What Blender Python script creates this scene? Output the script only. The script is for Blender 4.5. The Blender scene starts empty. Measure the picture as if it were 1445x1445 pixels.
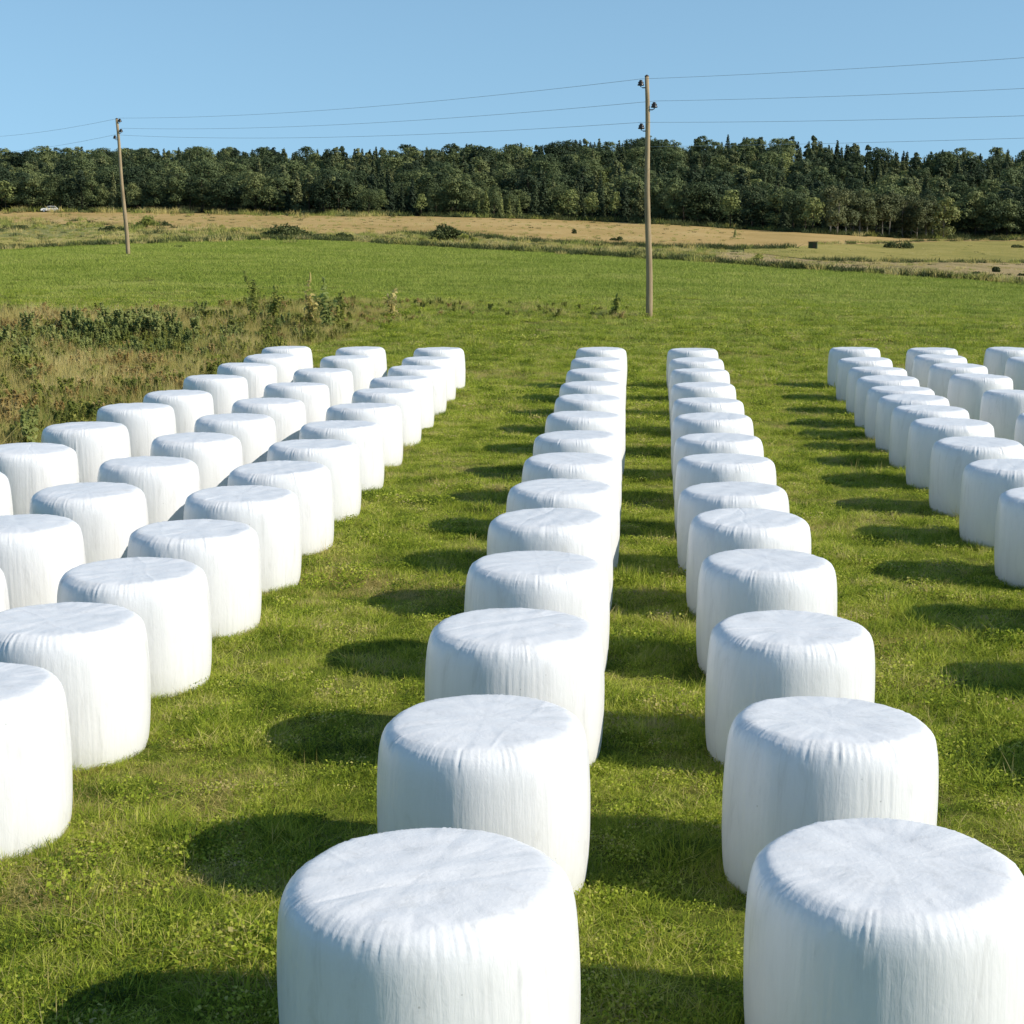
import bpy, math, random
import numpy as np
from mathutils import Matrix, Vector
random.seed(7)
RNG = np.random.default_rng(11)
scene = bpy.context.scene
COL = scene.collection
R_ = math.radians

# ------------------------------------------------------------------ camera
PX = 1445.0
FOC, HC = 2226.364, 4.5157
PITCH, YAW, ROLL = R_(9.9679), R_(3.9113), R_(0.1432)
cy, sy, cp, sp = math.cos(YAW), math.sin(YAW), math.cos(PITCH), math.sin(PITCH)
FW = np.array([-sy * cp, cy * cp, -sp])
RT = np.array([cy, sy, 0.0])
UP = np.cross(RT, FW)
cr, sr = math.cos(ROLL), math.sin(ROLL)
RT, UP = cr * RT + sr * UP, -sr * RT + cr * UP
cam_d = bpy.data.cameras.new('camera')
cam_d.sensor_width = 36.0
cam_d.lens = FOC / PX * 36.0
cam_d.clip_start, cam_d.clip_end = 0.1, 20000
cam = bpy.data.objects.new('camera', cam_d)
COL.objects.link(cam)
cam.matrix_world = Matrix(((RT[0], UP[0], -FW[0], 0), (RT[1], UP[1], -FW[1], 0), (RT[2], UP[2], -FW[2], HC), (0, 0, 0, 1)))
scene.camera = cam


def at(x, y, depth):
    """World point seen at survey pixel x, y at the given distance ahead."""
    return np.array([0, 0, HC]) + depth * (FW + RT * (x - 722.5) / FOC - UP * (y - 722.5) / FOC)


# ------------------------------------------------------------------ terrain
PROFILE = {  # bearing of the survey -> (distance, level line)
    0:    [(68, 446), (118, 366), (150, 353), (250, 328), (450, 303), (560, 258), (900, 246)],
    180:  [(68, 446), (118, 360), (150, 345), (250, 325), (450, 301), (560, 258), (900, 246)],
    400:  [(68, 446), (118, 363), (155, 339), (250, 322), (450, 303), (560, 258), (900, 246)],
    640:  [(68, 446), (110, 376), (145, 350), (250, 324), (430, 306), (550, 254), (900, 242)],
    915:  [(68, 447), (100, 388), (128, 366), (230, 338), (430, 314), (540, 246), (900, 228)],
    1100: [(68, 447), (95, 400), (120, 379), (230, 343), (410, 324), (530, 243), (900, 226)],
    1300: [(68, 448), (92, 413), (112, 392), (210, 356), (385, 337), (510, 265), (900, 250)],
    1445: [(68, 448), (90, 420), (108, 402), (200, 362), (375, 338), (500, 264), (900, 250)],
}
US, YT = [], np.concatenate([np.arange(0, 180, 4.0), np.arange(180, 1000, 10.0)])
HT = []
for px, pts in PROFILE.items():
    P = np.array([at(px, y, d) for d, y in pts])
    US.append(np.mean(P[:, 0] / P[:, 1]))
    ys = np.concatenate([[0, 50, 57], P[:, 1]])
    zs = np.concatenate([[0, 0, 0.22], P[:, 2]])
    h = np.interp(YT, ys, zs)
    k = np.array([1, 2, 3, 2, 1.0]); k /= k.sum()
    hp = np.convolve(np.pad(h, 2, mode='edge'), k, mode='valid')
    HT.append(hp)
US = np.array(US); HT = np.array(HT)


def ground(x, y):
    x = np.atleast_1d(np.asarray(x, float)); y = np.atleast_1d(np.asarray(y, float))
    u = np.clip(x / np.maximum(y, 20.0), US[0], US[-1])
    i = np.clip(np.searchsorted(US, u) - 1, 0, len(US) - 2)
    t = (u - US[i]) / (US[i + 1] - US[i]); t = t * t * (3 - 2 * t)
    yc = np.clip(y, 0, YT[-1])
    j = np.clip(np.searchsorted(YT, yc) - 1, 0, len(YT) - 2)
    s = (yc - YT[j]) / (YT[j + 1] - YT[j])
    a = HT[i, j] * (1 - s) + HT[i, j + 1] * s
    b = HT[i + 1, j] * (1 - s) + HT[i + 1, j + 1] * s
    w = np.clip((y - 52) / 30, 0, 1)
    bump = 0.05 * np.sin(x * .35 + 1.3 * np.sin(y * .11)) * np.sin(y * .23 + x * .05) + 0.08 * np.sin(x * .06 + y * .045)
    return a * (1 - t) + b * t + w * bump


def hit(x, y):
    """Where the survey line of sight x, y meets the terrain."""
    d = np.concatenate([np.arange(6, 120, .5), np.arange(120, 900, 2.0)])
    P = at(x, y, 1.0) - np.array([0, 0, HC])
    X, Y, Z = P[0] * d, P[1] * d, HC + P[2] * d
    below = np.nonzero(Z <= ground(X, Y))[0]
    k = below[0] if len(below) else len(d) - 1
    lo, hi = d[max(k - 1, 0)], d[k]
    for _ in range(18):
        m = .5 * (lo + hi)
        if HC + P[2] * m <= ground(P[0] * m, P[1] * m)[0]: hi = m
        else: lo = m
    q = np.array([P[0] * hi, P[1] * hi, 0]); q[2] = ground(q[0], q[1])[0]
    return q, hi


# ------------------------------------------------------------------ materials
def newmat(name):
    m = bpy.data.materials.new(name); m.use_nodes = True
    nt = m.node_tree; nt.nodes.clear()
    out = nt.nodes.new('ShaderNodeOutputMaterial')
    return m, nt, out


def N(nt, typ, **kw):
    n = nt.nodes.new(typ)
    for k, v in kw.items():
        if k.startswith('i_'):
            n.inputs[k[2:].replace('_', ' ')].default_value = v
        else:
            setattr(n, k, v)
    return n


def ramp(nt, fac, stops):
    r = nt.nodes.new('ShaderNodeValToRGB')
    el = r.color_ramp.elements
    while len(el) < len(stops): el.new(0.5)
    for e, (p, c) in zip(el, stops):
        e.position = p; e.color = (*c, 1)
    nt.links.new(fac, r.inputs[0])
    return r.outputs[0]


def noise(nt, vec, scale, detail=4, rough=.55, dist=0.0):
    n = N(nt, 'ShaderNodeTexNoise')
    n.inputs['Scale'].default_value = scale; n.inputs['Detail'].default_value = detail
    n.inputs['Roughness'].default_value = rough; n.inputs['Distortion'].default_value = dist
    if vec is not None: nt.links.new(vec, n.inputs['Vector'])
    return n.outputs['Fac']


def mix(nt, a, b, fac, mode='MIX'):
    m = nt.nodes.new('ShaderNodeMix'); m.data_type = 'RGBA'; m.blend_type = mode
    for sock, v in ((m.inputs[0], fac), (m.inputs[6], a), (m.inputs[7], b)):
        if isinstance(v, (int, float)): sock.default_value = v
        elif isinstance(v, tuple): sock.default_value = (*v, 1) if len(v) == 3 else v
        else: nt.links.new(v, sock)
    return m.outputs[2]


def mathn(nt, op, a, b=0.0):
    m = nt.nodes.new('ShaderNodeMath'); m.operation = op
    for s, v in ((m.inputs[0], a), (m.inputs[1], b)):
        if isinstance(v, (int, float)): s.default_value = v
        else: nt.links.new(v, s)
    return m.outputs[0]


def pos(nt): return nt.nodes.new('ShaderNodeNewGeometry').outputs['Position']


def scaled(nt, vec, s):
    m = nt.nodes.new('ShaderNodeMapping'); m.inputs['Scale'].default_value = s
    nt.links.new(vec, m.inputs['Vector']); return m.outputs[0]


def princ(nt, out, col, rough=.8, spec=.2, normal=None):
    p = nt.nodes.new('ShaderNodeBsdfPrincipled')
    if isinstance(col, tuple): p.inputs['Base Color'].default_value = (*col, 1)
    else: nt.links.new(col, p.inputs['Base Color'])
    if isinstance(rough, (int, float)): p.inputs['Roughness'].default_value = rough
    else: nt.links.new(rough, p.inputs['Roughness'])
    p.inputs['Specular IOR Level'].default_value = spec
    if normal is not None: nt.links.new(normal, p.inputs['Normal'])
    nt.links.new(p.outputs[0], out.inputs[0])
    return p


def bump(nt, height, strength=.5, dist=.05):
    b = nt.nodes.new('ShaderNodeBump'); b.inputs['Strength'].default_value = strength
    b.inputs['Distance'].default_value = dist
    nt.links.new(height, b.inputs['Height']); return b.outputs[0]


def leaf_material(name, stops, island=.35, patch=None, transl=.3, patch_scale=.25, spec=.15, rough=.65, up=0.0, stretch=None):
    """Leaves and blades: colour varies per plant, per leaf and over the land."""
    m, nt, out = newmat(name)
    oi = nt.nodes.new('ShaderNodeObjectInfo'); geo = nt.nodes.new('ShaderNodeNewGeometry')
    f = mathn(nt, 'ADD', mathn(nt, 'MULTIPLY', oi.outputs['Random'], 1 - island), mathn(nt, 'MULTIPLY', geo.outputs['Random Per Island'], island))
    if patch:
        n = noise(nt, scaled(nt, geo.outputs['Position'], stretch) if stretch else geo.outputs['Position'], patch_scale, 4 if stretch else 3, .65 if stretch else .6)
        n = mathn(nt, 'MULTIPLY', mathn(nt, 'SUBTRACT', n, .5), patch)
        f = mathn(nt, 'ADD', f, n)
    c = ramp(nt, f, stops)
    p = nt.nodes.new('ShaderNodeBsdfPrincipled'); nt.links.new(c, p.inputs['Base Color'])
    p.inputs['Roughness'].default_value = rough; p.inputs['Specular IOR Level'].default_value = spec
    if up:      # soft curved blades catch the light like the sward as a whole
        va = nt.nodes.new('ShaderNodeVectorMath'); va.operation = 'ADD'; va.inputs[1].default_value = (0, 0, up)
        nt.links.new(geo.outputs['Normal'], va.inputs[0])
        vn = nt.nodes.new('ShaderNodeVectorMath'); vn.operation = 'NORMALIZE'; nt.links.new(va.outputs[0], vn.inputs[0])
        nt.links.new(vn.outputs[0], p.inputs['Normal'])
    t = nt.nodes.new('ShaderNodeBsdfTranslucent'); nt.links.new(c, t.inputs['Color'])
    mx = nt.nodes.new('ShaderNodeMixShader'); mx.inputs[0].default_value = transl
    nt.links.new(p.outputs[0], mx.inputs[1]); nt.links.new(t.outputs[0], mx.inputs[2])
    nt.links.new(mx.outputs[0], out.inputs[0])
    return m


def field_material(name, cols, scale=.25, streak=(1, 1, 1), bump_s=.6, fine=6.0):
    m, nt, out = newmat(name)
    p = pos(nt)
    a = noise(nt, scaled(nt, p, streak), scale, 6, .65, .4)
    b = noise(nt, scaled(nt, p, streak), fine, 4, .7)
    f = mathn(nt, 'ADD', mathn(nt, 'MULTIPLY', a, .62), mathn(nt, 'MULTIPLY', b, .38))
    k = len(cols)
    c = ramp(nt, f, [(.33 + .34 * i / (k - 1), cc) for i, cc in enumerate(cols)])
    princ(nt, out, c, .95, .05, bump(nt, b, bump_s, .25))
    return m


M = {}
M['soil'] = field_material('meadow_soil', [(.07, .062, .022), (.13, .14, .028), (.19, .21, .038), (.24, .20, .075)], .5, fine=14, bump_s=.5)
M['verge'] = field_material('verge', [(.14, .15, .042), (.24, .235, .08), (.34, .295, .13)], .12, (1, .35, 1))
M['stubble'] = field_material('stubble', [(.23, .17, .055), (.38, .26, .095), (.45, .31, .125), (.48, .37, .17)], .05, (1, .4, 1), fine=2.2, bump_s=.35)
M['hay'] = field_material('hay_meadow', [(.18, .175, .045), (.29, .25, .07), (.38, .31, .105)], .10, (1, .35, 1), fine=3)
M['bare'] = field_material('bare_strip', [(.17, .15, .06), (.36, .27, .13), (.48, .36, .20)], .16, (1, .4, 1), fine=3)
M['yellow'] = field_material('yellow_meadow', [(.19, .19, .05), (.36, .31, .09), (.48, .38, .16)], .09, (1, .4, 1), fine=3)
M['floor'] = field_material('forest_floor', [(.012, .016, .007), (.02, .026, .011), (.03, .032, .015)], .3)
G_STOPS = [(0.0, (.055, .095, .014)), (.24, (.19, .265, .024)), (.48, (.37, .45, .042)), (.68, (.54, .58, .085)), (.84, (.62, .57, .18)), (1.0, (.50, .40, .20))]
M['blade'] = leaf_material('grass_blades', G_STOPS, .50, 1.45, .42, 1.1, up=1.2)
M['field_blade'] = leaf_material('field_blades', [(0.0, (.21, .275, .040)), (.5, (.31, .375, .060)), (1.0, (.43, .45, .11))], .16, 1.5, .4, .16, up=.9, stretch=(.35, 1.0, 1.0))
M['straw'] = leaf_material('straw', [(0, (.34, .28, .08)), (.35, (.50, .42, .13)), (.7, (.62, .52, .20)), (1, (.72, .60, .30))], .5, .9, .45, .35, up=.9)
M['weed'] = leaf_material('weed_leaves', [(0, (.15, .19, .045)), (.4, (.28, .31, .07)), (.75, (.42, .42, .10)), (1, (.54, .48, .17))], .45, .8, .45, .35, up=1.0)
M['bush'] = leaf_material('bush_leaves', [(0, (.040, .058, .022)), (.6, (.085, .105, .035)), (1, (.15, .165, .06))], .5, None, .25)
M['rust'] = leaf_material('dry_herb_leaves', [(0, (.38, .27, .09)), (.5, (.56, .42, .16)), (1, (.68, .55, .26))], .5, .6, .5, .4, up=1.2)
M['herb'] = leaf_material('dark_herb_leaves', [(0, (.22, .28, .085)), (.5, (.38, .43, .14)), (1, (.54, .55, .21))], .5, .7, .5, .4, up=1.3)
M['pale_leaf'] = leaf_material('pale_leaves', [(0, (.12, .15, .04)), (.5, (.20, .22, .07)), (1, (.28, .27, .11))], .5, None, .2)
M['broad'] = leaf_material('broadleaf_crown', [(0, (.026, .043, .022)), (.35, (.068, .095, .040)), (.7, (.135, .165, .062)), (1, (.245, .265, .10))], .18, None, .2)
M['conif'] = leaf_material('conifer_needles', [(0, (.025, .042, .024)), (.5, (.075, .100, .045)), (1, (.19, .20, .080))], .2, None, .15)
M['lime'] = leaf_material('light_broadleaf', [(0, (.15, .18, .06)), (.5, (.23, .26, .085)), (1, (.32, .34, .13))], .4, None, .25)
M['birch'] = leaf_material('grove_leaves', [(0, (.06, .075, .032)), (.5, (.105, .12, .05)), (1, (.17, .18, .078))], .4, None, .2)


def wood_material(name, dark, light):
    m, nt, out = newmat(name)
    tc = nt.nodes.new('ShaderNodeTexCoord').outputs['Object']
    a = noise(nt, scaled(nt, tc, (14, 14, .35)), 2.2, 6, .7, .3)
    b = noise(nt, scaled(nt, tc, (1, 1, .25)), 1.2, 3)
    f = mathn(nt, 'ADD', mathn(nt, 'MULTIPLY', a, .65), mathn(nt, 'MULTIPLY', b, .35))
    princ(nt, out, ramp(nt, f, [(.32, dark), (.5, tuple((x + y) / 2 for x, y in zip(dark, light))), (.66, light)]), .85, .15, bump(nt, a, .6, .02))
    return m


M['pole'] = wood_material('weathered_pole', (.17, .12, .070), (.52, .40, .24))
M['bark'] = wood_material('tree_bark', (.03, .025, .018), (.085, .07, .05))
M['greybark'] = wood_material('grey_bark', (.10, .09, .07), (.30, .27, .22))
M['hut'] = wood_material('hut_boards', (.03, .045, .022), (.07, .09, .045))


def plain(name, col, rough=.5, spec=.4, metal=0):
    m, nt, out = newmat(name)
    n = noise(nt, nt.nodes.new('ShaderNodeTexCoord').outputs['Object'], 9, 4)
    c = ramp(nt, n, [(.3, tuple(v * .82 for v in col)), (.7, col)])
    p = princ(nt, out, c, rough, spec); p.inputs['Metallic'].default_value = metal
    return m


M['insul'] = plain('insulator_glaze', (.025, .018, .015), .25, .5)
M['iron'] = plain('rusty_iron', (.06, .045, .035), .7, .3)
M['wire'] = plain('aluminium_wire', (.42, .50, .56), .95, .05)
M['carwhite'] = plain('car_paint', (.80, .80, .79), .3, .5)
M['glass'] = plain('car_glass', (.02, .025, .03), .08, .5)
M['rubber'] = plain('rubber', (.02, .02, .02), .8, .2)


def bale_material():
    m, nt, out = newmat('white_stretch_film')
    tco = nt.nodes.new('ShaderNodeTexCoord').outputs['Object']
    oi = nt.nodes.new('ShaderNodeObjectInfo')
    add = nt.nodes.new('ShaderNodeVectorMath'); add.operation = 'ADD'
    cmb = nt.nodes.new('ShaderNodeCombineXYZ')
    nt.links.new(mathn(nt, 'MULTIPLY', oi.outputs['Random'], 37.0), cmb.inputs[0])
    nt.links.new(mathn(nt, 'MULTIPLY', oi.outputs['Random'], 91.0), cmb.inputs[1])
    nt.links.new(tco, add.inputs[0]); nt.links.new(cmb.outputs[0], add.inputs[1])
    v = add.outputs[0]
    streak = noise(nt, scaled(nt, v, (1, 1, .05)), 30, 5, .6, .3)
    crinkle = noise(nt, scaled(nt, v, (1, 1, .45)), 16, 6, .62, .9)
    big = noise(nt, v, 3.0, 4, .6, .4)
    grime = noise(nt, scaled(nt, v, (1, 1, .18)), 6.5, 6, .7, .6)
    c = ramp(nt, grime, [(.28, (.64, .635, .625)), (.44, (.745, .74, .735)), (.60, (.775, .77, .765))])
    # muddy splashes low on the film
    sep = nt.nodes.new('ShaderNodeSeparateXYZ'); nt.links.new(tco, sep.inputs[0])
    low = nt.nodes.new('ShaderNodeMapRange'); low.inputs[1].default_value = .30; low.inputs[2].default_value = 0.0
    nt.links.new(sep.outputs[2], low.inputs[0])
    splash = mathn(nt, 'MULTIPLY', mathn(nt, 'MULTIPLY', low.outputs[0], big), .35)
    c = mix(nt, c, (.50, .50, .40), splash)
    # small scuffs and tape marks
    sc = N(nt, 'ShaderNodeTexVoronoi'); sc.inputs['Scale'].default_value = 5.0
    nt.links.new(v, sc.inputs['Vector'])
    spot = ramp(nt, sc.outputs['Distance'], [(.018, (.55, .55, .55)), (.04, (0, 0, 0))])
    c = mix(nt, c, (.30, .30, .27), spot)
    hgt = mathn(nt, 'ADD', mathn(nt, 'MULTIPLY', streak, .40), mathn(nt, 'ADD', mathn(nt, 'MULTIPLY', crinkle, .38), mathn(nt, 'MULTIPLY', big, .55)))
    rough = nt.nodes.new('ShaderNodeMapRange'); rough.inputs[3].default_value = .24; rough.inputs[4].default_value = .44
    nt.links.new(crinkle, rough.inputs[0])
    p = princ(nt, out, c, rough.outputs[0], .42, bump(nt, hgt, .24, .03))
    return m


M['film'] = bale_material()


# ------------------------------------------------------------------ mesh helpers
def mesh_np(name, V, faces=None, quads=None, tris=None, smooth=False, mat=None):
    me = bpy.data.meshes.new(name)
    if faces is not None:
        me.from_pydata([tuple(v) for v in V], [], faces)
    else:
        V = np.asarray(V, np.float32)
        nq = 0 if quads is None else len(quads); ntr = 0 if tris is None else len(tris)
        me.vertices.add(len(V)); me.vertices.foreach_set('co', V.ravel())
        loops = np.concatenate([np.asarray(a, np.int32).ravel() for a in (quads, tris) if a is not None])
        me.loops.add(len(loops)); me.loops.foreach_set('vertex_index', loops)
        me.polygons.add(nq + ntr)
        st = np.concatenate([np.arange(nq) * 4, nq * 4 + np.arange(ntr) * 3]).astype(np.int32)
        me.polygons.foreach_set('loop_start', st)
        me.update(calc_edges=True)
    if mat: me.materials.append(mat)
    if smooth: me.polygons.foreach_set('use_smooth', np.ones(len(me.polygons), bool))
    me.validate()
    return me


def obj(name, me, parent=None, loc=None):
    o = bpy.data.objects.new(name, me); COL.objects.link(o)
    if parent: o.parent = parent
    if loc is not None: o.location = tuple(loc)
    return o


def tag(o, label=None, cat=None, group=None, kind=None):
    if label: o['label'] = label
    if cat: o['category'] = cat
    if group: o['group'] = group
    if kind: o['kind'] = kind
    return o


class Build:
    def __init__(s): s.v, s.f = [], []

    def tube(s, pts, rad, n=10, cap=True):
        pts = [Vector(p) for p in pts]; base = len(s.v)
        for i, p in enumerate(pts):
            d = (pts[min(i + 1, len(pts) - 1)] - pts[max(i - 1, 0)]).normalized()
            a = d.orthogonal().normalized() if abs(d.z) < .95 else Vector((1, 0, 0))
            b = d.cross(a).normalized(); a = b.cross(d)
            r = rad[i] if isinstance(rad, (list, tuple)) else rad
            for k in range(n):
                t = 2 * math.pi * k / n
                s.v.append(p + a * r * math.cos(t) + b * r * math.sin(t))
        for i in range(len(pts) - 1):
            for k in range(n):
                k2 = (k + 1) % n; o = base + i * n
                s.f.append((o + k, o + k2, o + n + k2, o + n + k))
        if cap:
            s.f.append(tuple(base + k for k in reversed(range(n))))
            s.f.append(tuple(base + (len(pts) - 1) * n + k for k in range(n)))
        return s

    def lathe(s, prof, n=16, org=(0, 0, 0), axis='z'):
        base = len(s.v)
        for r, z in prof:
            for k in range(n):
                t = 2 * math.pi * k / n; c, q = r * math.cos(t), r * math.sin(t)
                p = {'z': (c, q, z), 'x': (z, c, q), 'y': (c, z, q)}[axis]
                s.v.append(Vector(p) + Vector(org))
        for i in range(len(prof) - 1):
            for k in range(n):
                k2 = (k + 1) % n; o = base + i * n
                s.f.append((o + k, o + k2, o + n + k2, o + n + k))
        s.f.append(tuple(base + k for k in reversed(range(n))))
        s.f.append(tuple(base + (len(prof) - 1) * n + k for k in range(n)))
        return s

    def box(s, a, b):
        base = len(s.v)
        for z in (a[2], b[2]):
            for x, y in ((a[0], a[1]), (b[0], a[1]), (b[0], b[1]), (a[0], b[1])): s.v.append(Vector((x, y, z)))
        for q in ((3, 2, 1, 0), (4, 5, 6, 7), (0, 1, 5, 4), (1, 2, 6, 5), (2, 3, 7, 6), (3, 0, 4, 7)): s.f.append(tuple(base + i for i in q))
        return s

    def prism(s, pts, y0, y1):
        n = len(pts); base = len(s.v)
        for y in (y0, y1):
            for x, z in pts: s.v.append(Vector((x, y, z)))
        s.f.append(tuple(base + i for i in range(n))); s.f.append(tuple(base + n + i for i in reversed(range(n))))
        for i in range(n):
            j = (i + 1) % n; s.f.append((base + j, base + i, base + n + i, base + n + j))
        return s

    def mesh(s, name, mat, smooth=False, bevel=0):
        me = mesh_np(name, s.v, faces=s.f, mat=mat)
        if bevel:
            import bmesh
            bm = bmesh.new(); bm.from_mesh(me)
            bmesh.ops.recalc_face_normals(bm, faces=bm.faces)
            bmesh.ops.bevel(bm, geom=list(bm.edges), offset=bevel, segments=2, affect='EDGES')
            bm.to_mesh(me); bm.free()
        if smooth: me.polygons.foreach_set('use_smooth', np.ones(len(me.polygons), bool))
        return me


# ------------------------------------------------------------------ ground sheet and fields
def grid_object(name, xs, ys, mat, dz=0.0):
    X, Y = np.meshgrid(xs, ys)
    Z = ground(X.ravel(), Y.ravel()) + dz
    V = np.stack([X.ravel(), Y.ravel(), Z], -1)
    nx = len(xs); i = (np.arange(len(ys) - 1)[:, None] * nx + np.arange(nx - 1)[None]).ravel()
    me = mesh_np(name, V, quads=np.stack([i, i + 1, i + nx + 1, i + nx], -1), smooth=True, mat=mat)
    return tag(obj(name, me), kind='structure')


def geo_steps(a, b, s0, g):
    v = [a]; s = s0
    while v[-1] < b: v.append(v[-1] + s); s *= g
    return v


xs = geo_steps(0, 260, 1.5, 1.012); xs = xs + [400, 700, 1500, 4000]
xs = np.array([-x for x in reversed(xs[1:])] + xs)
ys = np.array([-3000, -800, -200, -60] + list(np.arange(-20, 60, 2.0)) + geo_steps(60, 700, 2.0, 1.006) + [800, 1000, 2000, 6000])
tag(grid_object('ground', xs, ys, M['soil']), 'short green meadow grass under the rows of bales and on to the fields', 'ground')


def line(pts):
    a = np.array(sorted(pts)); return lambda x: np.interp(x, a[:, 0], a[:, 1])


EDGE = line([(-400, 357), (0, 353), (180, 345), (300, 341), (400, 338), (520, 343), (640, 350), (780, 358), (915, 366), (1000, 371), (1100, 379), (1200, 385), (1300, 391), (1445, 402), (1800, 425)])
TANLO = line([(-400, 312), (0, 315), (120, 318), (240, 326), (360, 333), (480, 331), (640, 333), (720, 340), (800, 346), (915, 350), (1040, 353), (1100, 352), (1150, 347), (1250, 345), (1330, 341.5), (1445, 341), (1800, 346)])
BASE = line([(-400, 298), (0, 299), (180, 299.5), (360, 303), (460, 305), (600, 306), (720, 309), (800, 311), (915, 316), (1000, 321), (1100, 327), (1200, 333), (1300, 337.5), (1445, 338.5), (1800, 344)])
HAYLO = line([(1040, 358), (1080, 361), (1150, 370), (1250, 372), (1445, 373), (1800, 378)])


def strip(name, x0, x1, lo, hi, mat, dz, label, cat, rows=14, cols=90):
    V = []
    for x in np.linspace(x0, x1, cols):
        a, da = hit(x, lo(x)); b, db = hit(x, hi(x))
        for t in np.linspace(0, 1, rows):
            p = a + (b - a) * t
            V.append((p[0], p[1], ground(p[0], p[1])[0] + dz))
    i = (np.arange(cols - 1)[:, None] * rows + np.arange(rows - 1)[None]).ravel()
    me = mesh_np(name, V, quads=np.stack([i, i + rows, i + rows + 1, i + 1], -1), smooth=True, mat=mat)
    return tag(obj(name, me), label, cat, kind='structure')


strip('field_verge', -330, 1720, EDGE, TANLO, M['verge'], .10, 'pale olive strip of rough grass beyond the green field', 'verge')
strip('stubble_field', -330, 1720, lambda x: TANLO(x), lambda x: BASE(x), M['stubble'], .14, 'tan stubble field in front of the forest', 'field', rows=20)
strip('hay_meadow', 1050, 1720, HAYLO, lambda x: TANLO(x) + .4, M['hay'], .18, 'yellow green hay meadow below the slender tree grove', 'meadow', cols=50)
strip('bare_margin', 1010, 1720, lambda x: EDGE(x) - .5, lambda x: HAYLO(x) + .3, M['bare'], .16, 'pinkish tan dry strip along the edge of the green field', 'field margin', cols=50)
strip('yellow_meadow', -330, 200, lambda x: EDGE(x) - .5, lambda x: EDGE(x) - 17 + 5 * math.sin(x * .02), M['yellow'], .16, 'yellow dry meadow by the leaning pole', 'meadow', cols=50)
strip('forest_floor', -330, 1720, lambda x: BASE(x) + .3, lambda x: BASE(x) - 38, M['floor'], .22, 'dark shaded ground along the forest edge', 'forest floor', rows=20)


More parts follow.
